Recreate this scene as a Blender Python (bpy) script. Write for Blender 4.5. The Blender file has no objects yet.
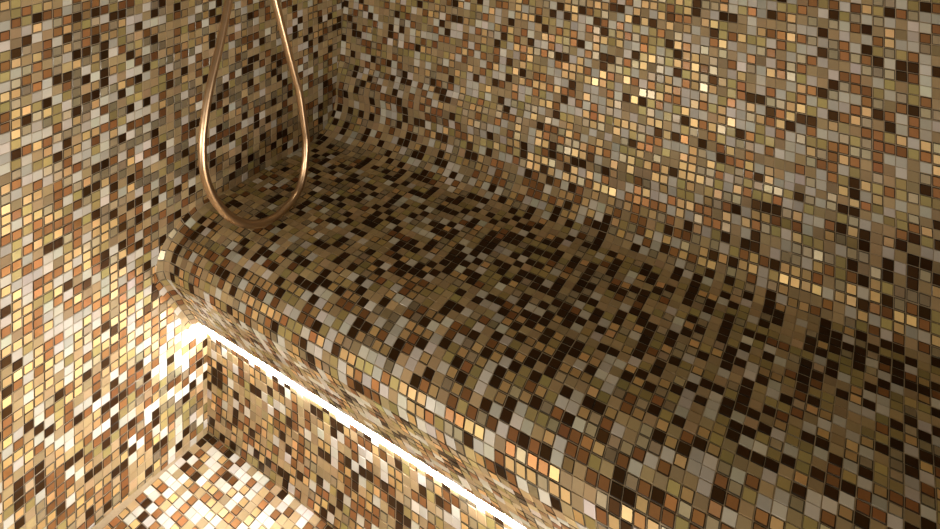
# Corner of a mosaic-tiled steam room: a curved bench along the back wall, a light strip under
# its lip and a bronze shower hose hanging in a loop.  Working unit: one tile pitch (T metres).
import bpy, math
import numpy as np

T = 0.0155                       # tile pitch in metres
FLOOR = -79.35                    # floor level in tile units below the lens
sc = bpy.context.scene
C = sc.collection
rng = np.random.default_rng(7)

def W(p):                        # tile units -> metres, floor at zero
    p = np.asarray(p, float)
    return np.stack([p[..., 0]*T, p[..., 1]*T, (p[..., 2]-FLOOR)*T], -1)

# ------------------------------------------------------------------ materials
def new_mat(name):
    m = bpy.data.materials.new(name); m.use_nodes = True
    nt = m.node_tree; nt.nodes.clear()
    out = nt.nodes.new('ShaderNodeOutputMaterial')
    b = nt.nodes.new('ShaderNodeBsdfPrincipled')
    nt.links.new(b.outputs[0], out.inputs[0])
    return m, nt, b

def node(nt, kind, **kw):
    n = nt.nodes.new(kind)
    for k, v in kw.items(): setattr(n, k, v)
    return n

def math_node(nt, op, a, b=None):
    n = node(nt, 'ShaderNodeMath', operation=op)
    for i, x in enumerate((a, b)):
        if x is None: continue
        if isinstance(x, (int, float)): n.inputs[i].default_value = x
        else: nt.links.new(x, n.inputs[i])
    return n.outputs[0]

def tile_material():
    m, nt, b = new_mat('glass_mosaic_tile')
    L = nt.links.new
    tint = node(nt, 'ShaderNodeAttribute', attribute_name='tint')        # rgb + metallic
    fin = node(nt, 'ShaderNodeAttribute', attribute_name='finish')       # roughness, ripple, coat, random
    sep = node(nt, 'ShaderNodeSeparateColor'); L(fin.outputs['Color'], sep.inputs[0])
    rough, ripple, coat = sep.outputs
    geo = node(nt, 'ShaderNodeNewGeometry')
    # each tile reads its own stretch of the noise
    off = node(nt, 'ShaderNodeVectorMath', operation='SCALE'); off.inputs[0].default_value = (13.1, 7.7, 3.3)
    L(fin.outputs['Alpha'], off.inputs['Scale'])
    pos = node(nt, 'ShaderNodeVectorMath', operation='ADD'); L(geo.outputs['Position'], pos.inputs[0]); L(off.outputs[0], pos.inputs[1])
    n1 = node(nt, 'ShaderNodeTexNoise'); n1.inputs['Scale'].default_value = 120; n1.inputs['Detail'].default_value = 2
    L(pos.outputs[0], n1.inputs['Vector'])
    n2 = node(nt, 'ShaderNodeTexNoise'); n2.inputs['Scale'].default_value = 420; n2.inputs['Detail'].default_value = 3
    L(pos.outputs[0], n2.inputs['Vector'])
    # soft clouding inside the glass
    k = math_node(nt, 'SUBTRACT', n1.outputs['Fac'], 0.5)
    k2 = math_node(nt, 'SUBTRACT', n2.outputs['Fac'], 0.5)
    k = math_node(nt, 'ADD', k, math_node(nt, 'MULTIPLY', k2, 0.7))
    amp = math_node(nt, 'ADD', math_node(nt, 'MULTIPLY', ripple, 0.7), 0.10)
    k = math_node(nt, 'ADD', math_node(nt, 'MULTIPLY', k, amp), 1.0)
    mul = node(nt, 'ShaderNodeVectorMath', operation='SCALE'); L(tint.outputs['Color'], mul.inputs[0]); L(k, mul.inputs['Scale'])
    L(mul.outputs[0], b.inputs['Base Color'])
    L(tint.outputs['Alpha'], b.inputs['Metallic'])
    L(rough, b.inputs['Roughness'])
    L(coat, b.inputs['Coat Weight'])
    b.inputs['Coat Roughness'].default_value = 0.10
    b.inputs['Specular IOR Level'].default_value = 0.3
    bp = node(nt, 'ShaderNodeBump'); bp.inputs['Distance'].default_value = 0.0006
    L(n2.outputs['Fac'], bp.inputs['Height']); L(ripple, bp.inputs['Strength'])
    L(bp.outputs[0], b.inputs['Normal'])
    return m

def grout_material():
    m, nt, b = new_mat('beige_grout')
    n = node(nt, 'ShaderNodeTexNoise'); n.inputs['Scale'].default_value = 300; n.inputs['Detail'].default_value = 4
    geo = node(nt, 'ShaderNodeNewGeometry'); nt.links.new(geo.outputs['Position'], n.inputs['Vector'])
    r = node(nt, 'ShaderNodeValToRGB')
    r.color_ramp.elements[0].color = (*GROUT[0], 1); r.color_ramp.elements[1].color = (*GROUT[1], 1)
    nt.links.new(n.outputs['Fac'], r.inputs[0]); nt.links.new(r.outputs[0], b.inputs['Base Color'])
    b.inputs['Roughness'].default_value = 0.8
    return m

def far_mosaic_material():       # tile pattern for the walls and ceiling behind the viewer
    m, nt, b = new_mat('far_mosaic')
    L = nt.links.new
    geo = node(nt, 'ShaderNodeNewGeometry')
    s = node(nt, 'ShaderNodeVectorMath', operation='SCALE'); L(geo.outputs['Position'], s.inputs[0]); s.inputs['Scale'].default_value = 1/T
    a = node(nt, 'ShaderNodeVectorMath', operation='ADD'); L(s.outputs[0], a.inputs[0]); a.inputs[1].default_value = (.5, .5, .5)
    f = node(nt, 'ShaderNodeVectorMath', operation='FLOOR'); L(a.outputs[0], f.inputs[0])
    wn = node(nt, 'ShaderNodeTexWhiteNoise'); L(f.outputs[0], wn.inputs['Vector'])
    r = node(nt, 'ShaderNodeValToRGB'); r.color_ramp.interpolation = 'CONSTANT'
    e = r.color_ramp.elements
    cols = [(0, (.05, .02, .01)), (.14, (.25, .11, .05)), (.30, (.45, .36, .24)), (.5, (.6, .56, .48)), (.68, (.34, .29, .12)), (.82, (.5, .33, .14))]
    e[0].position = 0; e[0].color = (*cols[0][1], 1); e[1].position = cols[1][0]; e[1].color = (*cols[1][1], 1)
    for p, c in cols[2:]:
        q = e.new(p); q.color = (*c, 1)
    L(wn.outputs['Value'], r.inputs[0]); L(r.outputs[0], b.inputs['Base Color'])
    b.inputs['Roughness'].default_value = 0.3
    return m

def metal(name, col, rough, spiral=False):
    m, nt, b = new_mat(name)
    b.inputs['Base Color'].default_value = (*col, 1); b.inputs['Metallic'].default_value = 1; b.inputs['Roughness'].default_value = rough
    if spiral:                   # the fine wound ribs of the hose, laid out along its length
        uv = node(nt, 'ShaderNodeAttribute', attribute_name='wind')
        sx = node(nt, 'ShaderNodeSeparateXYZ'); nt.links.new(uv.outputs['Vector'], sx.inputs[0])
        w = math_node(nt, 'SINE', math_node(nt, 'ADD', math_node(nt, 'MULTIPLY', sx.outputs[0], 2*math.pi/0.0030), sx.outputs[1]))
        bp = node(nt, 'ShaderNodeBump'); bp.inputs['Strength'].default_value = 0.03; bp.inputs['Distance'].default_value = 0.0004
        nt.links.new(w, bp.inputs['Height']); nt.links.new(bp.outputs[0], b.inputs['Normal'])
    return m

def glow(name, col, strength):
    m = bpy.data.materials.new(name); m.use_nodes = True
    nt = m.node_tree; nt.nodes.clear()
    out = nt.nodes.new('ShaderNodeOutputMaterial'); e = nt.nodes.new('ShaderNodeEmission')
    e.inputs[0].default_value = (*col, 1); e.inputs[1].default_value = strength
    nt.links.new(e.outputs[0], out.inputs[0]); return m

GROUT = ((.34, .26, .17), (.46, .37, .26))
LED = 22.0
M_TILE, M_GROUT, M_FAR = tile_material(), grout_material(), far_mosaic_material()
M_BRONZE = metal('brushed_bronze', (.58, .41, .27), .30, True)
M_NUT = metal('bronze_fitting', (.72, .42, .22), .2)
M_ALU = metal('aluminium_channel', (.75, .74, .72), .35)
M_LED = glow('led_diffuser', (1.0, .95, .86), LED)

# ------------------------------------------------------------------ tile kinds
#      name      weight  colour             metallic rough ripple coat  rim
KINDS = {
 'D': (.135, (.062, .029, .010), .82, .48, .20, .00, .30),   # dark brown
 'C': (.140, (.350, .172, .073), .88, .48, .30, .08, .14),   # copper brown
 'T': (.190, (.390, .287, .162), .00, .50, .00, .00, 1.0),   # tan opaque
 'W': (.180, (.580, .555, .520), .00, .45, .00, .05, 1.0),   # white opaque
 'O': (.125, (.410, .335, .145), .45, .48, .15, .08, .40),   # olive gold
 'G': (.120, (.710, .505, .265), .92, .50, .25, .10, .08),   # gold leaf
 'S': (.110, (.460, .390, .275), .80, .42, .60, .15, .20),   # champagne silver
}
KEYS = list(KINDS)
PROB = np.array([KINDS[k][0] for k in KEYS]); PROB /= PROB.sum()

# ------------------------------------------------------------------ mesh helpers
def link(name, me, mats=(), parent=None):
    for m in mats: me.materials.append(m)
    o = bpy.data.objects.new(name, me); C.objects.link(o)
    if parent: o.parent = parent
    return o

def raw_mesh(name, V, F):
    me = bpy.data.meshes.new(name); me.from_pydata([tuple(v) for v in V], [], [tuple(f) for f in F]); me.update()
    return me

def mosaic(name, P, us, vs, keep=None, picks=None, extra=None, parent=None, gap=.07, tilt=.012, pad=0, bed_all=False):
    """Tiles laid over the surface P(u, v) -> (point, normal), each a bevelled slab standing out of the grout."""
    uu, vv = np.meshgrid(np.arange(us[0], us[1]), np.arange(vs[0], vs[1]), indexing='ij')
    uu, vv = uu.ravel().astype(float), vv.ravel().astype(float)
    if keep is not None:
        k = keep(uu+.5, vv+.5); uu, vv = uu[k], vv[k]
    n = len(uu)
    pr = PROB*np.array([.45 if k == 'D' else 1 for k in KEYS]) if picks else PROB
    kinds = rng.choice(len(KEYS), n, p=pr/pr.sum())
    if picks:
        for q in range(n):
            c = picks.get((int(uu[q]), int(vv[q])))
            if c: kinds[q] = KEYS.index(c)
    ju, jv = rng.normal(0, .012, n), rng.normal(0, .012, n)
    # slow drift of the hand-laid sheets
    ju = ju + .02*np.sin(vv*.37+uu*.05); jv = jv + .02*np.sin(uu*.31+vv*.04)
    tu, tv = rng.normal(0, tilt, n), rng.normal(0, tilt, n)
    edge = np.array([{'T': .02, 'W': .02, 'O': .05}.get(KEYS[k], .075) for k in kinds])   # width of the clear glass edge
    sgn = np.array([[0, 0], [1, 0], [1, 1], [0, 1]], float)
    rings = []
    for ins, dep in ((gap/2, -.16), (gap/2, -.03), (None, 0.)):
        ring = []
        for a, b in sgn:
            e = ins if ins is not None else gap/2 + edge
            u = uu + (e if a == 0 else 1-e) + ju
            v = vv + (e if b == 0 else 1-e) + jv
            p, nn = P(u, v)
            d = dep + (tu*(a-.5)*2 + tv*(b-.5)*2 if dep > -.1 else 0)
            ring.append(p + nn*np.asarray(d)[..., None]*np.ones((n, 1)))
        rings.append(np.stack(ring, 1))
    V = np.concatenate(rings, 1).reshape(-1, 3)                     # 12 per tile
    loc = [[8, 9, 10, 11]]
    for a in range(4):
        b = (a+1) % 4
        loc.append([4+a, 4+b, 8+b, 8+a]); 
    for a in range(4):
        b = (a+1) % 4
        loc.append([a, b, 4+b, 4+a])
    loc = np.array(loc)
    # orientation: make the top face look along the normal
    p0, n0 = P(uu[:1]+.5, vv[:1]+.5)
    q = V[8:12]; fn = np.cross(q[1]-q[0], q[2]-q[0])
    if (fn*n0[0]).sum() < 0: loc = loc[:, ::-1]
    F = (np.arange(n)[:, None, None]*12 + loc[None]).reshape(-1, 4)
    # grout bed
    gu0, gu1, gv0, gv1 = us[0]-pad, us[1], vs[0]-pad, vs[1]
    gx, gy = np.meshgrid(np.arange(gu0, gu1+1), np.arange(gv0, gv1+1), indexing='ij')
    gp, gn = P(gx.ravel().astype(float), gy.ravel().astype(float))
    gp = gp - gn*.065
    nv = gy.shape[1]; base = len(V)
    a = (np.arange(gx.shape[0]-1)[:, None]*nv + np.arange(nv-1)[None]).ravel()
    if keep is not None and not bed_all:
        kk = keep(gx[:-1, :-1].ravel()+.5, gy[:-1, :-1].ravel()+.5); a = a[kk]
    G = np.stack([a, a+nv, a+nv+1, a+1], 1)
    if len(G):
        q = gp[G[len(G)//2]]; fn = np.cross(q[1]-q[0], q[2]-q[0])
        if (fn*gn[G[len(G)//2][0]]).sum() < 0: G = G[:, ::-1]
    V = np.concatenate([V, gp]); F = np.concatenate([F, G+base])
    nt_, ng = n*9, len(G)
    me = bpy.data.meshes.new(name)
    xs = []
    if extra is not None:
        ev, ef = extra; b0 = len(V); V = np.concatenate([V, np.asarray(ev, float)]); xs = [[i+b0 for i in f] for f in ef]
    Vm = W(V)
    me.vertices.add(len(Vm)); me.vertices.foreach_set('co', Vm.ravel())
    tot = len(F)*4 + sum(len(f) for f in xs)
    me.loops.add(tot); me.polygons.add(len(F)+len(xs))
    li = np.concatenate([F.ravel()] + [np.array(f) for f in xs]).astype(np.int32)
    me.loops.foreach_set('vertex_index', li)
    sizes = np.array([4]*len(F) + [len(f) for f in xs], np.int32)
    starts = np.concatenate([[0], np.cumsum(sizes)[:-1]]).astype(np.int32)
    me.polygons.foreach_set('loop_start', starts)
    mi = np.concatenate([np.zeros(nt_), np.ones(len(F)-nt_+len(xs))]).astype(np.int32)
    me.polygons.foreach_set('material_index', mi)
    me.update(calc_edges=True); me.validate()
    sf = me.attributes.new('sharp_face', 'BOOLEAN', 'FACE'); sf.data.foreach_set('value', np.ones(len(me.polygons), bool))
    # per-tile look
    tab = np.array([[*KINDS[k][1], KINDS[k][2]] for k in KEYS]); fx = np.array([[KINDS[k][3], KINDS[k][4], KINDS[k][5], KINDS[k][6]] for k in KEYS])
    base = tab[kinds].copy(); f4 = fx[kinds]
    lum = np.exp(rng.normal(0, .13, n)); hue = rng.normal(0, .025, (n, 3))
    base[:, :3] = np.clip(base[:, :3]*lum[:, None]*(1+hue), 0, .9)
    tint = np.zeros((len(F)+len(xs), 4)); fin = np.zeros((len(F)+len(xs), 4))
    tt = np.repeat(base[:, None], 9, 1); ff = np.zeros((n, 9, 4))
    ff[:, :, 0] = f4[:, None, 0]*np.exp(rng.normal(0, .15, n))[:, None]; ff[:, :, 1] = (f4[:, 1]*rng.uniform(.05, .35, n))[:, None]
    ff[:, :, 2] = f4[:, None, 2]; ff[:, :, 3] = rng.uniform(0, 1, n)[:, None]
    tt[:, 1:, :3] *= f4[:, None, 3:4]           # the raw glass edge without foil behind it
    tt[:, 1:, 3] *= .2; ff[:, 1:, 1] = 0
    tint[:nt_] = tt.reshape(-1, 4); fin[:nt_] = ff.reshape(-1, 4)
    for nm, arr in (('tint', tint), ('finish', fin)):
        at = me.attributes.new(nm, 'FLOAT_COLOR', 'FACE'); at.data.foreach_set('color', arr.astype(np.float32).ravel())
    return link(name, me, (M_TILE, M_GROUT), parent)

def box_mesh(name, lo, hi):
    lo, hi = np.array(lo, float), np.array(hi, float)
    V = [[(lo, hi)[(i >> a) & 1][a] for a in range(3)] for i in range(8)]
    F = [(0, 2, 3, 1), (4, 5, 7, 6), (0, 1, 5, 4), (2, 6, 7, 3), (0, 4, 6, 2), (1, 3, 7, 5)]
    return raw_mesh(name, W(V), F)

def tube_mesh(name, pts, r, seg=20, cap=True):
    pts = np.asarray(pts, float); r = np.broadcast_to(np.asarray(r, float), (len(pts),))
    t = np.gradient(pts, axis=0); t /= np.linalg.norm(t, axis=1)[:, None]
    ref = np.array([1., 0, 0]); nrm = ref - t[0]*(ref@t[0]); nrm /= np.linalg.norm(nrm)
    V = []; wind = []; d = 0
    for i in range(len(pts)):
        nrm = nrm - t[i]*(nrm@t[i]); nrm /= np.linalg.norm(nrm); bi = np.cross(t[i], nrm)
        if i: d += np.linalg.norm(pts[i]-pts[i-1])
        for k in range(seg):
            a = 2*math.pi*k/seg; V.append(pts[i]+r[i]*(nrm*math.cos(a)+bi*math.sin(a))); wind.append((d*T, a, 0))
    F = []
    for i in range(len(pts)-1):
        for k in range(seg):
            k2 = (k+1) % seg; F.append((i*seg+k, i*seg+k2, (i+1)*seg+k2, (i+1)*seg+k))
    if cap: F += [tuple(range(seg))[::-1], tuple((len(pts)-1)*seg+k for k in range(seg))]
    me = raw_mesh(name, W(np.array(V)), F)
    # winding angle is written per face corner so that it runs on past a full turn
    at = me.attributes.new('wind', 'FLOAT_VECTOR', 'CORNER')
    vals = []
    for p in me.polygons:
        vi = list(p.vertices)
        ks = [v % seg for v in vi]; wrap = max(ks)-min(ks) > seg/2
        for v in vi:
            w = wind[v]; a = w[1] + (2*math.pi if wrap and v % seg < seg/2 else 0)
            vals.append((w[0], a, 0))
    at.data.foreach_set('vector', np.array(vals, np.float32).ravel())
    for p in me.polygons: p.use_smooth = len(p.vertices) == 4
    return me

def tag(o, label, cat):
    o['label'] = label; o['category'] = cat
def struct(o, label, cat):
    o['kind'] = 'structure'; o['label'] = label; o['category'] = cat

# ------------------------------------------------------------------ bench profile (y, z)
KB, ZB, CB = .1006, -24.5, 1.00505            # the back wall reclines a little
def wall_y(z): return KB*(z-ZB)
def profile():
    z0 = (-20.0009-20)/CB
    pts = [(wall_y(z0), z0)]
    R, sl = 5.6, .0                           # cove radius, fall of the seat
    th0, th1 = math.atan(KB), math.pi/2-math.atan(sl)
    # circle tangent to the wall and to the seat line z = -50.3 + sl*(y+4)
    A = np.array([[1, -KB], [-sl, 1]])          # y - KB*z = ..., z - sl*y = ...
    cy, cz = np.linalg.solve(A, [KB*-ZB - R*math.sqrt(1+KB*KB), -50.3+sl*4 + R*math.sqrt(1+sl*sl)])
    for t in np.linspace(0, 1, 26):
        a = math.atan(KB)*-1 + t*(math.pi/2-math.atan(sl)+math.atan(KB))
        # outward radius turns from the wall (+y) to the seat (-z)
        pts.append((cy+R*math.cos(a), cz-R*math.sin(a)))
    ctrl = [(-13.0, -50.31), (-18.0, -50.34), (-22.5, -50.4), (-25.2, -50.66), (-27.3, -51.25), (-29.2, -52.1), (-30.6, -53.15), (-31.3, -54.4), (-31.5, -55.5),
            (-31.42, -56.1), (-31.15, -56.75), (-30.05, -58.7), (-28.7, -61.2), (-27.1, -64.15)]
    # Catmull-Rom through the seat, the rounded front and the sloping underside
    P = [np.array(pts[-1])] + [np.array(c) for c in ctrl]; P = [2*P[0]-P[1]] + P + [2*P[-1]-P[-2]]
    for i in range(1, len(P)-2):
        for t in np.linspace(0, 1, 12, endpoint=False)[(1 if i == 1 else 0):]:
            a, b, c, d = P[i-1:i+3]
            q = .5*((2*b)+(-a+c)*t+(2*a-5*b+4*c-d)*t*t+(-a+3*b-3*c+d)*t**3); pts.append(tuple(q))
    pts.append(tuple(P[-2]))
    pts = np.array(pts); s = np.concatenate([[0], np.cumsum(np.linalg.norm(np.diff(pts, axis=0), axis=1))])
    return pts, s
PR, PS = profile(); SL = PS[-1]
NROW = round(SL); KS = SL/NROW
def prof(v):
    s = np.clip(v*KS, 0, SL)
    y = np.interp(s, PS, PR[:, 0]); z = np.interp(s, PS, PR[:, 1])
    e = .35
    dy = np.interp(s+e, PS, PR[:, 0])-np.interp(s-e, PS, PR[:, 0]); dz = np.interp(s+e, PS, PR[:, 1])-np.interp(s-e, PS, PR[:, 1])
    l = np.hypot(dy, dz); dy, dz = dy/l, dz/l
    return y, z, dz, -dy           # outward normal (down the wall -> -y, along the seat -> +z)
XO = 2.298                         # joint phase along the back wall
XN = 108
def fil(v):                        # radius of the soft corner where the rounded front meets the left wall
    s = v*KS; t = np.clip((s-27)/7, 0, 1); return 1.1*t*t*(3-2*t)

def P_left(u, v):
    z = -20.497-v; y = u-48.939-.0075*(z+20.5)
    return np.stack([0*u, y, z], -1), np.tile([1., 0, 0], (len(u), 1))
def P_back(u, v):
    z = (-20.0009-v)/CB
    return np.stack([np.maximum(XO+u, 0), wall_y(z), z], -1), np.tile([0, -1/CB, KB/CB], (len(u), 1))
def P_bench(u, v):
    y, z, ny, nz = prof(v); R = fil(v); x0 = XO+u
    a0 = -(math.pi/2-1)*R                       # arc starts on the left wall
    x0 = np.maximum(x0, a0); th = np.where(R > 1e-4, (R-x0)/np.maximum(R, 1e-4), 0); th = np.clip(th, 0, math.pi/2)
    arc = (x0 < R)
    x = np.where(arc, R-R*np.sin(th), x0); off = np.where(arc, R*(1-np.cos(th)), 0)
    nx = np.where(arc, np.sin(th), 0); nn = np.where(arc, np.cos(th), 1)
    p = np.stack([x, y+ny*off, z+nz*off], -1)
    return p, np.stack([nx, ny*nn, nz*nn], -1)
PY = -25.25; PTOP = -67.4
def P_plinth(u, v):
    return np.stack([XO-.6+u, 0*u+PY, np.clip(PTOP-v, FLOOR-.1, -66.95)], -1), np.tile([0, -1., 0], (len(u), 1))
def floor_z(y):
    return FLOOR + .08*np.clip(PY-y, 0, 20)
def P_floor(u, v):
    y = PY-.4-v
    return np.stack([u+.45, y, floor_z(y)], -1), np.stack([0*u, -.08*(v < 20)*1., 1+0*u], -1)

# ------------------------------------------------------------------ the laid pattern
# which glass lies where, read along each tile column: column, first row, then one number per tile
# (0 dark brown, 1 copper, 2 tan, 3 white, 4 olive, 5 gold, 6 silver, 9 unread)
def columns(rows):
    d = {}
    for r in rows:
        for k, c in enumerate(r[2:]):
            if c != 9: d[(r[0], r[1]+k)] = KEYS[c]
    return d
PICK, DRIFT = {}, {}
PICK['left'] = columns([
[0,-1,5,2,3,1,3,4,1,4,3,5,4,1,1,3,3,3,3,2,5,6,5,5,5,1,3,2,1,3,5,3,0,3,1,3,5,0,2,5,0,5,0,1,1,5,3,5,1,5,2,5,4,3],
[1,-1,4,4,1,2,2,0,5,3,6,5,6,5,5,5,4,0,4,6,1,3,2,1,3,1,4,4,1,4,3,5,5,5,5,2,5,3,0,5,1,2,2,5,2,3,1,5,3,2,0,0,0,5,0],
[2,-1,2,1,4,3,0,6,2,6,1,6,2,5,0,6,3,1,3,3,3,2,5,4,5,4,3,1,3,1,3,3,3,5,5,1,5,4,3,5,3,5,3,5,5,0,2,5,5,5,1,6,1,4,2,2],
[3,0,4,0,5,3,2,5,1,2,1,3,4,6,3,3,5,2,4,3,1,5,2,5,1,1,5,2,1,3,1,1,4,1,1,1,2,5,5,1,2,5,5,3,3,0,3,1,2,0,0,0,3,6,6,5],
[4,0,5,1,3,2,1,1,2,1,3,3,0,5,6,3,1,5,4,6,3,2,2,6,5,1,4,0,3,3,1,5,4,3,3,5,3,1,1,5,5,5,2,6,1,3,0,3,5,2,5,1,1,5,1,5,1],
[5,0,2,1,6,1,3,6,6,6,0,2,3,4,4,1,6,3,0,6,6,1,1,1,5,1,5,0,3,2,1,3,5,1,3,3,3,1,3,5,3,2,5,0,4,4,5,2,3,5,5,1,1,1,1,0,1,4],
[6,0,3,3,1,5,0,5,3,2,0,1,4,3,6,3,6,0,5,1,5,6,1,3,4,1,1,6,4,5,5,3,0,3,1,2,3,3,3,3,4,3,3,1,5,1,1,1,3,3,2,0,3,1,5,3,1,5,6],
[7,0,1,6,0,5,6,6,0,5,6,6,6,6,0,5,6,2,5,3,1,3,6,4,1,3,1,1,1,5,3,1,2,1,5,1,3,3,5,5,2,5,5,5,5,2,3,0,2,5,4,0,2,3,2,5,5,5,2,1],
[8,1,1,5,4,1,1,0,6,3,0,2,0,6,6,3,5,3,3,6,2,5,0,6,3,4,2,3,6,5,5,3,0,2,1,3,5,6,6,3,1,3,0,2,2,3,1,2,2,1,4,1,5,0,2,1,5,0,1],
[9,1,1,0,6,1,0,6,5,4,3,5,0,5,3,3,5,1,4,3,0,6,0,4,4,0,5,5,6,5,1,1,3,2,5,1,3,3,1,5,4,6,2,1,1,0,3,5,5,3,1,4,2,0,2,5,5,5,6,5],
[10,1,3,1,3,1,5,0,0,6,0,0,6,3,1,3,1,3,3,3,0,6,5,3,3,6,6,5,5,4,0,0,4,3,3,1,5,1,0,3,5,1,0,5,2,2,3,0,1,3,1,0,4,1,2,5,1,1,0,2],
[11,1,6,4,0,6,5,3,3,2,5,3,6,3,6,4,1,5,6,6,1,6,1,0,1,6,0,5,6,2,3,6,5,5,5,5,2,2,5,0,5,1,2,5,3,0,1,0,3,0,0,4,2,5,2,0,6,5,6,5],
[12,2,1,0,5,4,4,1,2,4,2,5,0,2,6,4,3,0,6,3,6,6,2,3,6,2,1,0,2,0,5,0,5,3,1,1,5,5,5,1,1,5,4,1,3,5,0,1,4,3,1,1,0,5,0,1,1,1,5],
[13,2,1,6,3,3,6,6,0,3,3,1,3,4,0,3,1,3,6,1,5,2,0,5,2,0,2,6,1,1,1,3,3,1,3,3,1,5,3,3,5,3,4,6,1,1,1,4,6,3,0,1,3,0,3,2,2,2,2],
[14,2,4,2,3,0,2,4,5,1,3,0,4,4,3,3,1,6,6,3,3,1,1,6,3,0,1,0,5,3,0,3,4,5,1,1,4,3,5,1,3,1,3,6,0,1,6,1,6,2,1,6,1,3,2,5,2,2,6],
[15,3,3,2,3,1,6,3,6,0,3,2,2,0,3,1,3,6,3,1,3,6,6,1,2,3,1,2,1,5,1,4,0,6,4,3,4,0,1,5,5,3,5,3,2,0,1,2,1,3,3,1,1,1,2,2,0,6],
[16,3,6,0,3,5,0,6,1,4,2,2,4,3,2,3,6,0,1,1,3,2,6,3,6,0,4,6,1,6,5,3,3,5,5,0,0,5,2,1,1,5,5,5,1,3,2,1,5,3,0,0,3,5,0,6,5,2],
[17,3,0,6,3,6,2,6,2,6,1,4,4,1,5,1,6,2,4,0,1,2,4,6,1,3,2,1,2,2,0,5,5,5,6,3,3,1,2,5,5,1,1,3,3,3,3,4,6,2],
[18,3,2,2,4,2,2,2,5,6,3,1,0,2,6,2,2,2,6,3,3,1,6,2,4,5,6,2,1,6,6,5,5,6,2,4,6,3,5,1,1,3,3,5,2,0,4,6,1,3,6],
[19,4,0,1,2,1,5,1,5,6,2,6,2,6,6,1,6,2,2,6,6,4,6,3,0,6,2,0,2,5,2,2,5,2,5,2,2,2,0,2,3,1,3,2,3,3,6,1,2,3,6],
[20,4,2,5,2,4,2,5,1,2,0,5,4,3,6,2,3,1,1,6,0,2,6,1,5,2,1,2,5,2,2,2,6,2,2,2,2,2,1,6,6,2,3,3,4,3,3,6,1,3,0],
[21,4,4,2,3,1,5,4,6,3,2,2,6,6,5,5,6,0,1,3,5,1,0,6,3,0,5,2,6,4,6,6,5,6,2,2,2,2,5,6,2,2,3,3,1,2,1,1,3,0,5,4],
[22,4,6,3,6,1,2,5,3,1,5,1,2,5,1,3,5,0,2,2,5,6,5,0,2,2,5,2,2,2,4,2,6,2,2,6,6,6,2,2,5,4,5,3,2,5,1,0,2,3,2,1,5],
[23,5,6,5,3,6,5,2,2,1,4,0,2,6,2,2,2,2,2,1,3,6,2,1,2,2,5,2,6,9,9,9,9,2,5,2,2,2,2,2,2,6,2,2,0,2,5,3,0,2,2,2],
[24,5,3,0,1,2,0,0,2,6,1,2,2,2,6,0,2,2,3,1,3,1,0,2,2,4,5,4,4,9,9,9,9,2,2,2,5,2,5,2,2,6,4,2,1,6,2,5,6,6,2,1,4],
[25,5,0,4,0,2,5,5,6,2,4,2,6,6,0,1,4,2,0,1,0,2,5,5,6,2,5,2,2,6,9,9,9,9,2,5,2,6,6,2,2,2,2,2,2,2,2,2,2,6,4,5,4],
[26,5,4,5,5,5,2,5,4,6,4,2,3,0,1,2,0,5,6,1,6,2,5,2,2,6,5,6,5,1],
[27,6,5,2,1,2,1,3,2,2,6,1,4,6,6,3,2,2,1,0,3,2,6,2],
[28,6,3,6,5,3,2,6,5,1,6,3,6,2,6,6,5,2,1,2,4,2,0,0],
[29,6,2,3,6,6,5,1,5,6,5,0,6,5,2,1,6,0,3,2,1,0,2,2,6],
[30,6,1,2,0,6,2,1,1,2,0,0,6,0,6,2,5,2,3,5,5,5,4,0,4],
[31,7,4,1,3,2,1,3,2,0,2,3,2,1,2,6,1,0,0,2,2,2,6,6],
[32,7,1,2,2,4,2,0,4,2,1,3,4,2,3,6,5,3,2,6,0,5,2,0,6],
[33,7,6,1,1,2,3,6,2,1,2,6,5,6,2,2,6,2,0,2,5,6,5,2,2],
[34,7,2,2,5,2,6,2,2,2,0,5,0,2,2,6,0,2,2,3,2,2,0,4,2,5],
[35,8,2,2,6,5,6,3,4,1,0,6,0,2,4,6,2,0,5,1,0,2,5,2,4],
[36,8,1,2,2,2,5,6,2,1,1,2,3,0,6,6,1,6,2,6,0,1,0,2,5,2],
[37,8,1,4,2,2,3,6,5,2,5,6,2,4,1,0,2,1,4,6,2,5,3,2,5,6],
[38,8,4,0,1,3,0,0,2,2,2,5,2,5,4,4,2,2,2,6,6,2,2,0,2,2,6],
[39,9,2,3,0,3,5,2,3,2],
[40,9,4,2,2,2,2,0,3,5],
[41,9,3,5,5,4,0,6,0,1],
[42,9,5,5,5,2,2,5,2,3,0],
[43,10,2,1,0,5,5,0,2,2],
[44,10,2,2,3,5,1,6,2,2],
[45,10,2,5,0,2,6,2,5,0,5],
[46,10,4,6,4,5,0,2,2,6,2],
[47,10,5,3,2,0,0,5,2,4,2],
[48,11,0,2,6,2,2,2,2,2,4],
[49,11,6,2,5,6,6,2,2,4,2]])
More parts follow.
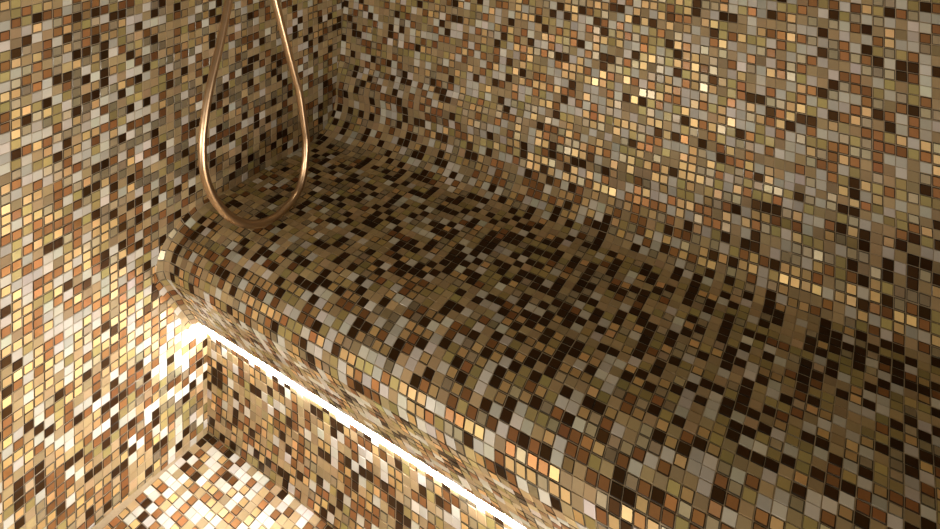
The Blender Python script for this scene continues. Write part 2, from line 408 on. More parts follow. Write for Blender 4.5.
PICK['back'] = columns([
[-2,11,0,3,5,4,6,0,3,3],
[-1,11,2,6,0,6,2,2,5,2],
[0,11,3,1,6,0,0,2,2,0,2],
[1,10,0,5,6,2,2,0,6,2,2,4],
[2,10,2,1,3,2,1,3,1,4,9,2],
[3,10,2,3,0,4,5,3,1,1,9,1],
[4,10,2,2,3,1,4,4,6,4,9,2],
[5,10,4,2,2,3,2,2,1,5,6,1],
[6,10,1,2,4,2,2,1,4,4,1,4],
[7,10,2,6,2,0,0,3,2,9,0,2],
[8,9,5,4,0,3,3,1,5,6,9,3,3],
[9,9,3,1,4,6,0,3,3,4,9,1,6],
[10,9,4,4,1,3,2,2,1,4,2,2,0],
[11,9,4,3,2,1,3,3,1,4,2,6,3],
[12,9,0,2,2,2,5,4,0,3,3,5,2],
[13,9,4,1,4,2,3,1,5,9,2,2,2],
[14,9,2,5,2,6,3,4,5,9,3,5,6],
[15,8,4,5,5,3,1,3,1,2,9,2,6,0],
[16,8,2,5,3,0,3,1,2,2,6,1,2,1],
[17,8,1,2,1,2,0,1,2,4,3,1,2,6],
[18,8,0,6,0,3,3,4,2,9,5,2,0,1],
[19,8,5,2,0,3,3,2,1,9,2,5,4,3],
[20,8,3,2,5,2,1,1,5,1,2,4,2,5],
[21,8,4,4,4,3,2,3,1,2,5,3,3,3],
[22,7,0,4,6,3,1,2,1,3,2,2,0,3,3],
[23,7,3,3,1,3,5,5,4,1,3,1,3,2],
[24,7,2,5,2,3,6,2,4,2,1,4,2,5],
[25,7,1,3,3,5,3,0,1,1,5,3,0,2],
[26,7,1,2,2,1,0,4,3,3,3,3,1,2],
[27,7,2,3,0,5,4,3,2,0,4,0,2,2],
[28,7,5,5,2,2,1,5,3,2,5,2,5],
[29,6,1,3,5,2,1,2,1,1,5,0,5,3],
[30,6,4,6,5,3,3,0,5,5,4,2,1,3],
[31,6,2,1,0,2,2,3,6,2,4,1,5,1],
[32,6,6,2,4,0,5,3,1,2,4,1,5],
[33,6,3,0,4,2,1,1,6,3,3,2,1],
[34,6,0,3,3,1,4,3,0,1,3,3,5],
[35,5,5,5,0,4,4,4,6,0,5,5,3,1],
[36,5,6,5,5,3,1,1,2,3,5,5,0,1],
[37,5,6,0,3,3,3,0,3,5,5,4,2,2,1,3,2],
[38,5,5,1,3,1,2,3,1,3,1,5,3],
[39,5,5,4,0,6,5,5,6,2,3,5,3],
[40,5,5,6,1,0,5,3,0,0,5,5,2],
[41,5,0,2,3,6,4,2,0,4,1,4],
[42,4,3,0,3,1,5,5,2,6,6,2,3],
[43,4,1,3,5,3,1,3,3,1,4,5,2,0,2,2,5,3],
[44,4,3,5,0,4,6,3,0,6,3,1,2,5,2,3,5,4],
[45,4,5,2,5,3,1,1,4,5,2,3,6,0,4,2,6,6],
[46,4,5,3,0,4,4,4,5,2,6,1,6,4,6,5,3,1],
[47,4,4,5,2,1,4,3,6,6,6,4,5,1,3,5,0,1],
[48,4,1,0,5,2,0,4,4,3,5,5,1,3,4,2,5,3],
[49,3,5,4,1,2,6,5,0,5,0,3,1,1,4,6,3,0,3],
[50,3,4,5,1,5,3,1,5,1,4,1,3,3,5,0,4,1,3],
[51,3,0,0,2,3,2,3,5,5,5,5,3,5,3,5,6,2,5],
[52,3,6,2,5,2,3,6,2,1,6,6,5,1,3,1,2,0,6],
[53,3,6,3,5,0,1,2,6,6,0,5,3,4,2,5,1,2,3],
[54,3,5,0,4,4,5,6,2,2,5,2,4,5,5,6,4,1,0],
[55,2,3,3,0,2,1,3,2,1,3,4,4,1,3,5,4,3,5,1],
[56,2,3,4,2,2,5,2,3,3,5,1,1,3,3,3,0,6,2,1],
[57,2,3,1,3,3,4,3,1,6,2,2,0,5,6,3,1,6,1,5],
[58,2,3,3,2,5,4,6,2,3,3,3,0,3,5,4,4,3,2,3],
[59,2,3,0,2,1,3,1,3,5,2,1,6,0,1,3,4,1,2,5],
[60,2,4,1,2,1,1,2,1,1,2,3,6,1,5,1,2,3,2,2],
[61,2,4,5,6,5,4,3,6,6,3,4,5,5,0,3,3,3,2,3],
[62,1,2,1,2,3,1,3,6,1,4,5,1,5,0,3,6,3,2,1,3],
[63,1,1,2,6,3,6,3,1,2,3,1,3,4,0,1,4,5,6,2,6],
[64,1,4,3,2,0,3,0,3,2,2,0,4,3,2,3,4,6,1,3,3],
[65,1,1,0,6,2,6,6,2,3,0,6,3,0,5,3,1,1,1,1],
[66,1,3,4,3,3,1,1,2,1,6,3,3,1,2,6,1,5,3,4],
[67,1,1,6,1,2,3,6,3,1,1,3,1,5,2,4,6,1,4,0],
[68,0,2,5,3,0,3,0,1,6,2,1,1,5,6,1,6,6,2,2],
[69,0,6,4,6,2,1,4,0,6,3,4,6,0,2,1,1,1,1,6],
[70,0,6,0,3,5,5,6,3,6,4,3,2,1,0,4,1,3,2,2],
[71,0,3,1,2,2,3,4,0,0,2,6,1,3,3,5,1,3,3,4],
[72,0,4,6,3,3,3,1,0,1,4,4,0,1,1,3,4,2,2],
[73,0,0,3,3,1,6,3,3,3,3,1,6,3,3,5,1,3,6,9,9,3],
[74,0,1,3,1,6,2,2,0,2,2,2,6,3,2,6,5,5,1,9,9,2]])
PICK['bench'] = columns([
[-4,35,3],
[-3,0,5,4,2,4,4,2,2,4,2,2,2,4,2,1,6,9,9,9,9,9,9,9,9,9,9,9,9,9,2,2,2,1,2,1,0,5,6,2,6,2,6],
[-2,0,2,4,2,2,4,2,2,0,4,4,5,0,6,2,2,9,9,9,9,9,9,9,9,9,9,9,9,9,2,6,2,2,2,2,3,1,2,5,2,2,2],
[-1,0,6,4,4,1,1,1,0,3,0,4,2,0,0,4,2,2,9,9,9,9,9,9,9,9,9,9,9,4,5,4,4,2,4,0,4,1,1,0,0,6,0],
[0,0,4,6,2,6,0,2,2,2,4,2,2,2,2,2,0,2,2,4,9,9,9,9,9,9,9,9,4,1,2,0,0,4,5,2,0,0,6,6,2,0,4],
[1,0,0,0,2,2,2,2,0,6,0,0,3,6,0,2,2,0,6,2,4,9,9,9,9,9,9,9,4,2,2,0,2,2,6,0,3,6,5,1,2,5,5],
[2,0,6,3,6,0,4,3,4,4,5,2,2,6,5,4,0,6,1,4,2,2,9,9,9,9,9,2,4,2,6,2,5,2,2,5,5,4,5,3,2,4,4],
[3,0,3,2,0,6,2,2,0,5,4,3,3,6,5,0,3,0,0,2,0,2,2,9,9,9,6,6,6,2,2,6,2,4,2,2,2,6,5,5,1,6,0],
[4,0,5,0,5,2,2,2,2,6,2,6,2,2,6,2,2,2,3,2,0,3,2,2,9,0,2,0,0,6,6,6,5,2,4,2,2,4,1,2,5,1,2],
[5,0,3,6,1,6,0,5,0,2,0,0,5,6,2,2,5,5,0,6,2,0,5,2,2,2,6,4,4,3,4,0,2,4,5,2,6,4,1,4,2,2,2],
[6,0,6,3,1,2,2,1,2,2,3,2,2,6,6,6,2,0,2,0,2,2,0,6,2,6,2,2,2,6,4,0,6,2,6,5,3,1,4,1,5,4,3],
[7,0,1,2,3,1,3,3,3,2,1,2,5,2,4,1,5,0,6,3,5,2,6,3,0,5,2,2,5,2,4,5,2,1,2,0,6,3,1,0,2,2,1],
[8,0,0,2,2,1,5,3,1,2,2,0,2,4,0,0,0,2,4,2,0,5,6,2,4,6,0,0,6,2,6,4,1,5,2,4,0,3,2,0,1,3,5],
[9,0,3,3,0,1,3,3,6,1,2,2,6,5,2,2,2,3,0,0,4,6,6,5,0,3,4,3,0,4,2,0,3,4,6,2,2,2,2,5,2,2,4],
[10,0,0,6,3,0,1,4,0,2,3,2,0,2,2,0,2,2,6,0,2,6,4,3,0,6,1,2,2,2,2,2,2,0,5,0,0,3,0,6,0,2,0],
[11,0,0,2,2,2,0,0,2,2,0,5,2,0,4,6,2,5,3,2,5,5,4,0,6,4,3,4,2,6,2,4,2,2,3,0,3,2,5,3,2,6,5,1],
[12,0,3,3,1,1,2,2,1,0,0,3,6,2,5,0,4,2,4,0,6,4,0,2,0,4,6,2,1,3,2,2,3,2,2,4,1,2,5,5,5,3,5],
[13,0,1,2,2,2,2,0,6,0,2,6,4,0,5,2,0,4,2,0,2,0,0,2,4,6,4,0,2,2,5,2,6,6,0,5,0,3,5,0,5,1,1],
[14,0,3,1,5,1,2,0,2,2,5,0,3,2,0,0,0,3,2,2,0,3,6,4,2,0,2,0,3,2,3,4,3,4,6,2,2,2,5,1,5,5,2],
[15,0,5,3,1,6,1,3,1,2,0,0,3,6,2,2,2,0,2,6,6,2,2,1,2,2,0,3,2,2,6,0,4,5,0,1,4,0,5,3,5,6,5],
[16,0,0,2,3,1,1,4,5,3,2,4,6,4,0,6,0,2,5,2,2,2,0,2,5,2,4,2,2,4,4,0,2,3,0,4,2,4,0,1,5,1,5],
[17,0,0,0,5,1,6,3,0,4,2,6,2,0,0,2,3,2,5,0,0,0,2,0,0,0,2,0,3,0,0,2,2,4,4,2,0,5,4,2,5,0,6],
[18,0,3,0,2,2,1,5,0,5,0,0,3,1,0,2,4,0,2,3,3,6,0,2,0,0,2,0,2,6,5,2,4,2,5,2,0,5,4,3,1,4,3],
[19,0,3,2,2,0,3,4,2,3,5,0,5,4,1,6,4,0,3,2,0,2,4,0,4,4,2,2,3,2,2,0,0,2,0,0,0,3,2,3,4,4,2],
[20,0,6,5,4,4,1,1,6,6,6,3,3,5,2,0,0,0,3,4,2,4,2,0,3,6,2,5,2,5,6,2,2,5,2,0,3,0,1,1,4,1,5],
[21,6,4,2,4,3,0,3,2,2,2,4,2,0,2,0,3,2,0,1,5,4,2,0,6,5,0,2,5,5,3,3,5,1,3,0,6,1],
[22,6,0,0,5,2,3,1,3,2,6,6,2,3,0,6,6,4,2,1,3,2,2,4,5,4,4,3,4,0,2,5,3,0,1,3,0],
[23,6,4,0,6,2,6,2,5,2,0,5,0,6,2,3,2,3,2,1,0,0,1,2,0,5,6,0,5,5,1,2,3,4,5,3,5],
[24,5,4,3,5,5,1,3,2,6,0,0,2,0,2,6,0,2,3,2,0,0,2,0,2,3,0,5,3,0,5,1,4,4,3,3,2,6],
[25,5,4,0,2,5,2,5,4,0,2,4,2,0,2,3,0,0,3,2,2,0,4,5,0,1,2,1,4,2,0,5,3,3,5,0,4,4],
[26,5,5,2,1,3,5,3,2,0,2,4,0,6,2,0,5,0,5,0,0,2,4,3,0,0,2,4,2,2,3,1,0,0,6,5,3,3],
[27,5,4,3,1,1,1,0,3,0,3,0,2,3,1,3,0,0,6,6,5,3,6,0,0,5,5,3,5,0,6,2,0,5,2,5,5,1],
[28,4,5,1,3,2,5,1,3,5,2,6,2,2,0,0,6,6,4,5,2,2,2,0,5,0,5,1,1,3,2,2,3,5,6,3,4,1,0],
[29,4,5,4,1,2,6,6,6,0,2,2,0,2,3,5,5,2,3,0,0,0,0,2,0,3,1,5,5,3,2,6,6,1,5,3,4,3,1],
[30,4,0,0,6,3,2,2,5,5,2,4,4,0,2,2,6,4,2,3,0,0,0,0,6,2,5,4,2,6,1,3,3,3,5,3,3,1,1],
[31,4,3,5,5,0,1,2,1,6,0,2,0,2,5,0,0,0,0,0,3,0,3,5,2,2,4,2,4,1,6,5,5,0,0,6,1,3,2],
[32,3,5,4,5,5,1,1,1,3,6,4,0,2,4,1,1,0,0,0,3,0,2,0,5,6,4,2,2,2,5,0,5,1,1,2,3,4,2,4],
[33,3,5,1,5,0,2,1,1,3,0,0,2,0,2,0,0,6,3,6,6,5,3,0,0,2,0,4,0,0,5,3,5,0,3,3,2,5,3,3],
[34,3,0,0,6,5,0,3,5,3,2,2,1,0,3,0,0,2,3,2,0,4,4,4,1,2,2,2,0,2,3,2,3,3,5,2,0,5,5,5],
[35,3,6,1,2,3,1,2,1,4,3,5,0,2,0,4,6,4,0,2,0,0,4,4,4,3,0,2,3,2,1,1,0,2,2,0,1,5,5,3],
[36,2,6,6,5,0,5,3,5,5,0,0,2,2,2,5,4,0,0,3,0,2,4,0,3,2,0,3,2,6,4,1,3,4,4,3,2,5,3,1,3],
[37,2,6,5,0,5,5,0,5,0,5,2,2,2,5,0,4,0,4,0,2,0,0,5,2,4,0,3,2,1,3,0,6,5,0,5,6,2,3,4,5],
[38,2,5,5,0,3,6,1,1,5,5,0,4,2,0,0,4,0,4,0,4,0,6,4,6,3,1,0,3,6,2,2,5,6,1,0,5,1,1,6,3],
[39,2,1,0,2,5,1,2,5,3,3,4,3,0,3,2,0,0,1,5,4,0,0,2,0,0,5,1,5,3,0,1,0,5,4,4,1,4,1,6,6,6],
[40,1,5,5,3,6,3,5,5,3,5,1,6,1,2,2,2,2,4,6,3,4,3,0,2,6,3,0,5,0,5,3,5,5,3,3,3,2,1,5,0,2],
[41,1,2,1,2,0,1,5,2,3,3,0,2,6,0,6,6,0,0,1,5,0,0,0,2,0,3,0,0,2,0,4,0,3,0,0,2,0,6,5,3,5],
[42,1,3,3,5,5,2,5,5,5,0,0,0,0,0,4,2,5,2,6,2,2,2,6,0,6,0,0,5,2,5,2,5,0,5,5,5,3,1,3,3,1,5],
[43,2,6,2,2,2,3,6,1,5,6,2,2,4,3,4,0,0,0,0,0,6,6,0,0,5,2,0,0,5,0,0,4,4,6,0,0,3,2,1,0],
[44,2,5,5,4,3,1,5,2,4,5,2,2,0,4,1,2,6,6,0,6,0,3,1,0,0,2,5,4,5,0,2,0,1,5,3,3,1,1,5,1],
[45,1,5,4,2,1,1,1,1,1,6,6,2,2,5,0,0,0,6,2,2,3,0,4,3,0,3,2,0,0,0,0,0,4,5,0,4,3,0,6,5,3],
[46,1,2,5,2,6,5,1,4,1,1,3,0,2,4,4,4,2,1,0,4,2,2,0,0,2,4,6,0,0,2,5,6,2,4,6,4,2,1,1,5,6],
[47,1,6,1,5,3,3,1,5,2,5,1,3,2,6,4,3,3,5,0,1,2,2,4,3,0,3,2,4,5,3,5,2,0,3,1,6,5,0,1,6,3],
[48,1,2,5,5,5,3,1,6,4,3,3,6,2,0,0,5,2,0,6,2,3,0,0,5,5,2,0,2,5,0,5,2,3,3,0,1,3,3,5,5,0],
[49,0,2,2,0,3,3,1,3,1,0,5,0,2,2,4,0,0,2,0,0,1,0,4,2,6,4,2,0,3,3,3,4,5,0,5,3,1,1,5,2,5,2],
[50,0,5,5,5,4,4,5,5,2,1,3,1,6,2,2,2,5,0,4,2,2,0,0,5,3,2,5,2,3,2,3,3,4,0,6,6,1,1,2,2,2,5,3],
[51,0,5,5,5,5,4,5,3,0,1,6,5,3,0,0,2,0,6,1,2,4,2,0,0,0,0,0,3,5,0,4,6,2,5,1,0,5,4,1,2,3,4],
[52,0,2,6,5,2,3,1,6,5,6,2,1,6,3,2,4,2,2,2,3,6,2,6,4,4,1,2,4,0,5,4,1,1,2,3,6,6,2,1,6,1],
[53,0,5,6,6,4,5,1,1,3,2,5,5,4,0,0,0,0,0,2,4,3,3,0,0,5,6,0,0,2,0,4,6,5,2,2,6,1,0,0,0,5],
[54,0,4,1,4,5,6,2,1,4,6,0,5,0,3,4,5,6,2,4,0,5,0,2,6,6,0,2,2,5,6,1,0,2,6,6,1,3,6,0,5],
[55,0,2,3,3,6,1,5,6,0,3,5,2,2,2,2,5,0,0,3,6,0,6,5,6,3,4,2,6,0,4,6,4,5,0,6,3,2,1,5,1],
[56,0,6,6,5,6,0,3,2,2,4,0,6,0,4,0,3,2,4,2,2,2,2,4,0,2,5,3,0,3,3,3,0,2,5,3,1,2,0,1,5],
[57,0,1,4,1,2,3,5,3,0,1,5,2,4,6,2,0,4,0,0,0,0,6,5,2,2,4,0,2,0,2,2,2,1,0,5,2,4,1,1],
[58,0,0,6,4,0,5,1,0,0,5,5,1,6,0,3,4,4,6,4,2,4,0,0,0,3,2,0,3,3,3,2,5,0,3,3,2,5,6,4],
[59,0,5,6,4,0,5,6,2,2,1,3,3,2,2,2,2,3,4,0,3,0,3,0,2,2,6,4,0,0,4,4,4,5,3,3,3,2,1],
[60,0,3,6,1,0,1,4,2,3,0,4,6,0,0,0,6,0,4,0,4,2,4,3,3,0,0,0,0,3,0,0,2,4,6,1,0,1,6],
[61,3,6,4,3,3,6,5,5,5,3,5,0,0,2,4,1,3,0,4,5,0,2,2,2,0,2,0,3,0,2,3,6,1,3],
[62,3,5,1,5,6,6,5,5,2,5,2,2,2,2,2,1,2,3,2,5,3,3,4,0,2,0,4,3,0,2,1,4,2,2],
[63,3,3,3,4,6,3,5,5,2,5,2,3,2,2,2,4,6,2,1,4,2,0,4,1,5,3,6,4,0,3,2,3,1,0],
[64,3,3,2,4,6,5,1,5,2,1,2,2,6,0,0,4,0,0,0,0,1,6,1,2,4,4,3,0,2,4,3,3,5],
[65,2,2,1,5,2,6,1,2,3,1,2,0,0,0,5,0,3,6,0,1,4,0,5,2,3,0,4,4,4,5,0,6,2],
[66,1,0,4,0,6,3,4,4,6,5,2,2,4,0,0,0,4,0,0,2,2,4,4,5,3,5,0,3,2,0,2,3,3,4],
[67,1,0,6,5,4,6,0,1,5,5,3,6,5,3,0,6,4,4,3,2,0,2,2,3,2,2,2,0,1,1,0,3,1],
[68,1,2,3,0,0,6,2,0,3,0,5,4,0,6,0,0,0,4,4,5,5,3,2,2,3,5,5,3,4,0,3,5,2],
[69,1,3,2,2,2,2,6,5,5,1,3,1,2,0,6,3,6,2,0,3,0,3,2,4,5,3,6,0,3,1,1,0],
[70,0,3,4,2,5,3,0,0,4,0,1,4,3,0,4,0,1,3,0,1,3,3,4,1,4,0,2,4,4,5,3,1,2],
[71,0,4,4,1,0,2,3,2,6,6,5,5,1,0,4,0,0,0,3,4,4,2,0,4,0,6,6,6,4,1,6,3],
[72,0,6,1,0,2,0,0,0,6,1,5,3,2,2,0,3,1,0,2,4,6,0,6,5,3,0,0,3,3,1,2],
[73,0,2,5,4,3,0,6,2,6,0,1,3,1,2,2,4,5,0,5,4,2,3,0,6,0,5,3,1,6,3,0],
[74,0,0,9,0,9,2,0,5,2,4,4,5,6,0,4,2,0,1,3,0,2,0,3,9,0]])
PICK['plinth'] = columns([
[-2,0,2,2,1,5,5,0,3,2,2,6,5,5],
[-1,0,6,3,5,0,0,2,5,5,2,0,5,2],
[0,-1,1,5,2,0,0,0,4,1,1,1,2,4,6],
[1,0,3,5,5,1,6,5,3,5,6,2,0,2],
[2,0,2,2,4,3,5,2,2,2,1,2,5,4],
[3,0,2,3,5,2,0,3,0,0,5,5,0,4],
[4,-1,1,1,1,1,2,2,1,2,1,2,2,6,2],
[5,-1,1,2,2,4,4,1,3,1,5,1,5,1,5],
[6,-1,3,5,5,0,2,2,2,2,0,1,3,4,2],
[7,-1,1,5,2,0,2,2,2,1,5,5,0,4,6],
[8,0,5,2,3,2,2,5,5,2,5,5,0,5],
[9,-1,3,2,0,4,3,5,4,2,4,5,0,2,6],
[10,0,1,2,3,1,1,5,3,1,4,1,4,4],
[11,0,0,5,3,4,1,0,2,2,2,0,2,2],
[12,-1,0,3,2,5,0,5,2,0,3,2,0,0,5],
[13,0,5,1,1,1,2,5,5,1,5,5,3,2],
[14,-1,3,2,2,2,5,1,1,1,2,0,2,1,6],
[15,0,2,1,1,3,6,5,6,1,5,2,2,2],
[16,0,0,2,2,2,2,5,6,4,3,6,1,2],
[17,0,0,5,3,5,0,2,2,0,1,5,5],
[18,0,4,2,2,5,0,2,2,3,1,5,0],
[19,0,0,0,3,3,3,2,6,4,2,0],
[20,0,0,3,2,1,1,5,2,0,0,2],
[21,0,5,1,2,0,5,1,1,3,4,6],
[22,0,2,1,1,3,0,0,5,1,1],
[23,0,1,3,3,0,3,2,1,1],
[24,0,1,3,1,0,4,5,5,1],
[25,0,5,2,2,1,5,3,1],
[26,0,1,3,3,0,1,2,6],
[27,0,2,5,5,1,0,1],
[28,0,0,5,5,2,0,0],
[29,0,4,2,2,6,4,0],
[30,0,2,2,1,3,5],
[31,0,3,0,1,3],
[32,-1,1,6,4,2,6],
[33,0,5,0,6],
[34,0,1,1,3],
[35,0,1,3],
[36,0,6,5],
[37,0,2],
[38,0,2]])
PICK['floor'] = columns([  # guessed tiles kept mostly white and tan: strong floor light put into colour
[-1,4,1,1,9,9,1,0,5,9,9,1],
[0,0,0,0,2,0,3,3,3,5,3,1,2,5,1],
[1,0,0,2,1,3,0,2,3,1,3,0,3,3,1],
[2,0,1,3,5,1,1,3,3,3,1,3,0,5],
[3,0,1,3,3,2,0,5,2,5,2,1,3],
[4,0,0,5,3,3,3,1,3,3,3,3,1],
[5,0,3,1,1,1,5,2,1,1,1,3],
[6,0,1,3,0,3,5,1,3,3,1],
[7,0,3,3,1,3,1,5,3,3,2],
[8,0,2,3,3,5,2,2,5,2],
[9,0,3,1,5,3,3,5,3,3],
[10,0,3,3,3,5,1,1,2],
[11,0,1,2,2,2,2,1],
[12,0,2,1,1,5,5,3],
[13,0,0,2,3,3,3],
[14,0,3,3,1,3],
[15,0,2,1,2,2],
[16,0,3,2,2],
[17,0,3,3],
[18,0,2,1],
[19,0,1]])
# how the hand-laid joints drift from an even grid: centre, scale, order, coefficients, range
DRIFT['bench'] = ((38.702, 24.502, 38.505, 20.81), 6, [[-0.1468, 0.5716], [0.1433, -0.1179], [-1.3308, -1.9216], [-1.9523, -1.316], [1.782, 2.161], [3.5585, 1.3342], [1.2387, -0.6662], [-0.0215, 0.1444], [-0.4934, -0.3906], [1.6439, -0.12], [2.7982, 0.3097], [-1.2513, 0.076], [-2.2773, 0.0175], [-0.0514, 0.1451], [-0.8038, -0.5757], [-1.4034, -0.2113], [-1.0435, 0.1305], [-1.5384, -0.7761], [0.1691, -0.7022], [1.345, 0.7525], [-0.7002, 0.1236], [-1.5759, -0.3479], [0.8184, -0.7042], [1.2766, 0.6298], [2.3252, 1.3204], [-0.2897, 0.6195], [-1.021, -0.0812], [-0.9733, 0.4186]], (-3.26, 74.4, 1.75, 41.42))
DRIFT['left'] = ((13.66, 25.966, 19.81, 29.319), 4, [[-0.1281, -0.1332], [-0.1184, -0.1271], [-0.105, -0.3199], [0.0107, -0.0692], [0.1997, 0.3313], [-0.08, 0.0656], [-0.0777, 0.367], [-0.1489, 0.1631], [-0.0678, -0.0926], [0.0898, 0.0341], [0.0591, 0.2708], [-0.0405, 0.2884], [-0.0786, -0.1008], [-0.0253, -0.1831], [0.0443, 0.0287]], (0.46, 48.28, -0.47, 57.34))
DRIFT['plinth'] = ((15.753, 4.642, 18.593, 6.679), 2, [[0.2441, 0.2905], [-0.0346, 0.3715], [-0.5315, 0.0262], [0.0688, -0.0682], [0.0356, -0.0288], [-0.0667, 0.0008]], (-1.52, 35.65, -0.72, 11.5))
DRIFT['floor'] = ((5.908, 4.237, 8.878, 6.686), 1, [[0.0735, -0.3416], [0.5766, 0.3246], [0.2339, 0.1073]], (-0.45, 19.57, -0.06, 13.4))
def drift(name, u, v):
    if name == 'back': return 0*u, .35*np.clip((v-6)/14, 0, 1)
    if name not in DRIFT: return 0*u, 0*v
    (mu, mv, su, sv), o, co, (u0, u1, v0, v1) = DRIFT[name]
    x = (np.clip(u, u0, u1)-mu)/su; y = (np.clip(v, v0, v1)-mv)/sv
    B = np.stack([x**i*y**j for i in range(o+1) for j in range(o+1-i)], 1) @ np.array(co)
    B = np.clip(B, -.95, .75)
    if name == 'bench':                        # run on smoothly from the wall above
        t = np.clip((v-.2)/4, 0, 1)[:, None]; B = B*t + np.array([0, .35])*(1-t)
    return B[:, 0], B[:, 1]
def laid(name, P):
    def Q(u, v):
        a, b = drift(name, u, v); a, b = drift(name, u+a, v+b)
        return P(u+a, v+b)
    return Q

# ------------------------------------------------------------------ setting
DEEP = 122                                     # room depth, right wall and ceiling (tiles)
XR, ZC = 150, 76
def poly_in(y, z, off):
    """inside the bench section, grown by off"""
    pl = np.concatenate([PR, [[PY, -64.5], [PY, -85], [0, -85]]])
    inside = np.zeros(len(y), bool); j = len(pl)-1
    for i in range(len(pl)):
        yi, zi = pl[i]; yj, zj = pl[j]
        c = ((zi > z) != (zj > z)) & (y < (yj-yi)*(z-zi)/((zj-zi) if zj != zi else 1e-9)+yi)
        inside ^= c; j = i
    return inside
def keep_left(u, v):
    p, _ = P_left(u, v); y, z = p[:, 1], p[:, 2]
    ins = poly_in(y+.9, z, 0) & poly_in(y-.9, z, 0) & poly_in(y, z+.9, 0) & poly_in(y, z-.9, 0)
    return (y < wall_y(z)+.6) & ~ins
o = mosaic('wall_left', laid('left', P_left), (-50, 53), (-25, 59), keep_left, PICK['left'], bed_all=True)
struct(o, 'left wall of small gold, brown and white glass mosaic tiles', 'wall')
o = mosaic('wall_back', laid('back', P_back), (-2, XN), (-25, 20), None, PICK['back'])
struct(o, 'back wall of gold, brown and white mosaic tiles above the curved bench', 'wall')
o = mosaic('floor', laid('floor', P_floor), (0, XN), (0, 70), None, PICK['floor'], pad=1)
struct(o, 'brightly lit mosaic tile floor in front of the bench', 'floor')

# ------------------------------------------------------------------ bench
bench = bpy.data.objects.new('bench', None); C.objects.link(bench)
bench.location = W([[XN/2, PY, FLOOR]])[0]
tag(bench, 'curved built-in bench covered in gold, brown and white mosaic tiles', 'bench')
def to_bench(o):
    o.parent = bench; o.matrix_parent_inverse = bench.matrix_basis.inverted(); return o
def keep_bench(u, v):
    a, b = drift('bench', u, v)
    return XO+u+a+.5 > -(math.pi/2-1)*fil(v+b)+.12
to_bench(mosaic('seat', laid('bench', P_bench), (-4, XN), (0, NROW), keep_bench, PICK['bench'], bed_all=True))
to_bench(mosaic('plinth', laid('plinth', P_plinth), (-2, XN), (-1, 13), None, PICK['plinth']))

# ------------------------------------------------------------------ light strip under the lip
led = bpy.data.objects.new('led_strip_light', None); C.objects.link(led)
led.location = W([[XN/2, PY, -66]])[0]
tag(led, 'glowing white light strip tucked under the front lip of the mosaic bench', 'light')
def to_led(o):
    o.parent = led; o.matrix_parent_inverse = led.matrix_basis.inverted(); return o
def extrude_x(name, sec, x0, x1):
    n = len(sec); V = [(x0, y, z) for y, z in sec] + [(x1, y, z) for y, z in sec]
    F = [tuple(range(n)), tuple(range(2*n-1, n-1, -1))] + [(i, i+n, (i+1) % n+n, (i+1) % n) for i in range(n)]
    return raw_mesh(name, W(np.array(V)), F)
# diffuser bar, tipped a little towards the floor
sec = [(-26.15, -64.6), (-26.25, -64.75), (-26.05, -65.6), (-25.75, -66.25), (-25.35, -66.7), (-25.1, -66.75), (-25.1, -64.6)]
to_led(link('diffuser', extrude_x('diffuser', sec, .12, XN), (M_LED,)))
ch = [(-25.09, -64.4), (-25.09, -66.95), (-24.65, -66.95), (-24.65, -64.4)]
to_led(link('channel', extrude_x('channel', ch, .12, XN), (M_ALU,)))

# ------------------------------------------------------------------ camera
YAW, FPX, CY = -.5635, 696.58, -199.85
CAMX, CAMY = 74.52, -81.51
cam = bpy.data.cameras.new('camera'); co = bpy.data.objects.new('camera', cam); C.objects.link(co)
cam.sensor_fit = 'HORIZONTAL'; cam.sensor_width = 36; cam.lens = 36*FPX/940
cam.shift_x = 0; cam.shift_y = -(264.5-CY)/940
cam.clip_start = .01
co.location = W([[CAMX, CAMY, 0]])[0]; co.rotation_euler = (math.pi/2, 0, -YAW)
sc.camera = co

# ------------------------------------------------------------------ shower hose
def ray(u, v):
    d = np.array([(u-470)/FPX, (v-CY)/FPX, 1.])
    r = np.array([math.cos(YAW), -math.sin(YAW), 0]); f = np.array([math.sin(YAW), math.cos(YAW), 0]); dn = np.array([0, 0, -1.])
    return d[0]*r + d[1]*dn + d[2]*f
HOSE = [(229, 0), (220, 45), (211.5, 80), (206.5, 106), (202.8, 135), (202.4, 152), (203.6, 170), (209.5, 190), (218, 204.5), (231, 217.5), (251.5, 225), (274, 218),
        (289, 204.5), (299, 190), (304.3, 170), (306, 150), (306, 138), (304.5, 128), (299.2, 91), (295, 77), (286.5, 45), (275, 0)]
hp = []
Cc = np.array([CAMX, CAMY, 0]); nh = np.array([1., 0, .05]); dh = 10.7-.05*50
for u, v in HOSE:
    d = ray(u, v); hp.append(Cc + d*((dh-nh@Cc)/(nh@d)))
hp = np.array(hp)
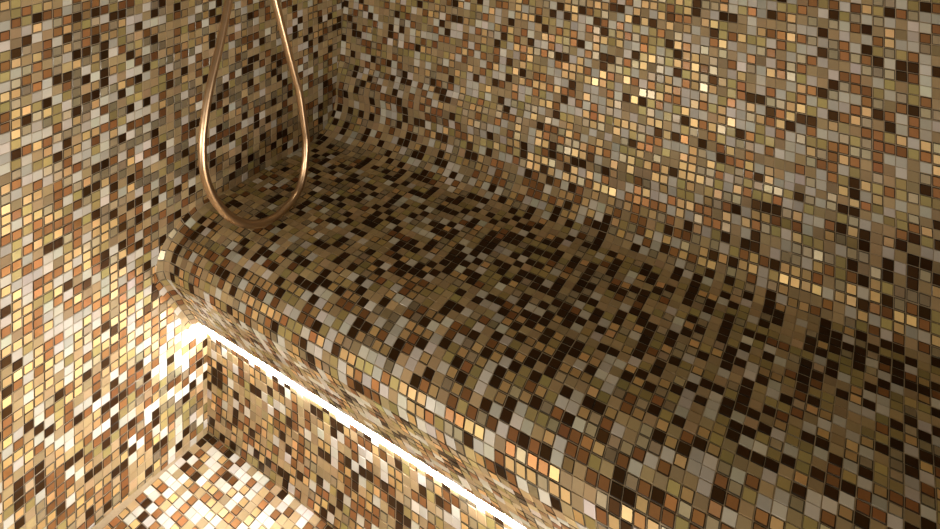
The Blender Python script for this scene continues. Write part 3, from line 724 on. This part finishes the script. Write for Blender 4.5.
# the two legs run on upwards to the wall outlet
TOPZ = -6.0
ta, tb = hp[0]-hp[1], hp[-1]-hp[-2]
top = (hp[0]+hp[-1])/2; 
pa = hp[0]+ta/abs(ta[2])*10; pb = hp[-1]+tb/abs(tb[2])*10
hp = np.concatenate([[pa+(pa-hp[0])*.55, pa], hp, [pb, pb+(pb-hp[-1])*.55]])
def smooth(P, n=10):
    P = [2*P[0]-P[1]] + list(P) + [2*P[-1]-P[-2]]; out = []
    for i in range(1, len(P)-2):
        a, b, c, d = P[i-1:i+3]
        k0 = np.linalg.norm(b-a)**.5; k1 = np.linalg.norm(c-b)**.5; k2 = np.linalg.norm(d-c)**.5
        m1 = (c-b) + k1*((b-a)/k0*0 + ((b-a)/k0-(c-a)/(k0+k1))) ; m2 = (c-b) + k1*((d-c)/k2-(d-b)/(k1+k2))
        for t in np.linspace(0, 1, n, endpoint=False):
            h = (2*t**3-3*t*t+1, t**3-2*t*t+t, -2*t**3+3*t*t, t**3-t*t); out.append(h[0]*b+h[1]*m1+h[2]*c+h[3]*m2)
    out.append(P[-2]); return np.array(out)
path = smooth(list(hp))
for _ in range(12): path[1:-1] = .25*path[:-2]+.5*path[1:-1]+.25*path[2:]
hose = bpy.data.objects.new('shower_hose', None); C.objects.link(hose)
hb = path[np.argmin(path[:, 2])]; hose.location = W([hb])[0]
tag(hose, 'bronze metal shower hose hanging in a long loop in front of the left wall', 'hose')
def to_hose(o):
    o.parent = hose; o.matrix_parent_inverse = hose.matrix_basis.inverted(); return o
to_hose(link('tube', tube_mesh('tube', path, .46, 24), (M_BRONZE,)))

# both ends of the loop rise to an outlet on the left wall
e0, e1 = path[0], path[-1]; mid = (e0+e1)/2
for e in (e0, e1):
    dv = path[1]-path[0] if e is e0 else path[-2]-path[-1]
    dv = dv/np.linalg.norm(dv)
    to_hose(link('coupling', tube_mesh('coupling', np.array([e+dv*2.2, e+dv*1.9, e-dv*.2, e-dv*.5]), [.5, .62, .62, .5], 24), (M_NUT,)))
to_hose(link('wall_outlet', tube_mesh('wall_outlet', np.array([[.02, mid[1], mid[2]+.6], [.5, mid[1], mid[2]+.6], [.55, mid[1], mid[2]+.6], [mid[0]+.4, mid[1], mid[2]+.6], [mid[0]+.9, mid[1], mid[2]+.6]]), [2., 2., .8, .8, .6], 28), (M_NUT,)))

# ------------------------------------------------------------------ rest of the room, behind the viewer
def quad(name, V, label, cat):
    o = link(name, raw_mesh(name, W(np.array(V, float)), [tuple(range(len(V)))]), (M_FAR,)); struct(o, label, cat); return o
quad('ceiling', [(0, 0, ZC), (XR, 0, ZC), (XR, -DEEP, ZC), (0, -DEEP, ZC)], 'mosaic ceiling high above the bench', 'ceiling')

quad('wall_right', [(XR, 0, FLOOR), (XR, -DEEP, FLOOR), (XR, -DEEP, ZC), (XR, 0, ZC)], 'mosaic wall at the far end of the bench', 'wall')
quad('wall_front', [(70, -DEEP, FLOOR), (XR, -DEEP, FLOOR), (XR, -DEEP, ZC), (70, -DEEP, ZC)], 'mosaic wall facing the bench', 'wall')

# ------------------------------------------------------------------ light
w = bpy.data.worlds.new('world'); sc.world = w; w.use_nodes = True
bg = w.node_tree.nodes['Background']; bg.inputs[0].default_value = (1, .77, .46, 1); bg.inputs[1].default_value = .105
def strip_lamp(name, loc, length, rot, watts):
    la = bpy.data.lights.new(name, 'AREA'); la.shape = 'RECTANGLE'; la.size = length*T; la.size_y = 2*T; la.energy = watts; la.color = (1, .91, .76)
    lo = bpy.data.objects.new(name, la); C.objects.link(lo); lo.location = W([loc])[0]; lo.rotation_euler = rot
# stand-ins for unseen bench strips along the other two sides of the room
strip_lamp('facing_bench_strip', (25, -90, -48.5), 46, (math.radians(80), 0, 0), 2.5)  # raised above seat height so its light reaches the cove
strip_lamp('side_bench_strip', (102, -54, -65), 54, (math.radians(84), 0, math.radians(90)), 8)

# dim overhead fill, added only to brighten the seat
cl = bpy.data.lights.new('overhead_fill', 'AREA'); cl.shape = 'DISK'; cl.size = 30*T; cl.energy = 2.6; cl.color = (1, .88, .60)
cp = bpy.data.objects.new('overhead_fill', cl); C.objects.link(cp); cp.location = W([[55, -55, ZC-1]])[0]

sc.view_settings.view_transform = 'Standard'; sc.view_settings.look = 'None'
sc.view_settings.exposure = .8; sc.view_settings.gamma = 1; sc.view_settings.use_curve_mapping = False
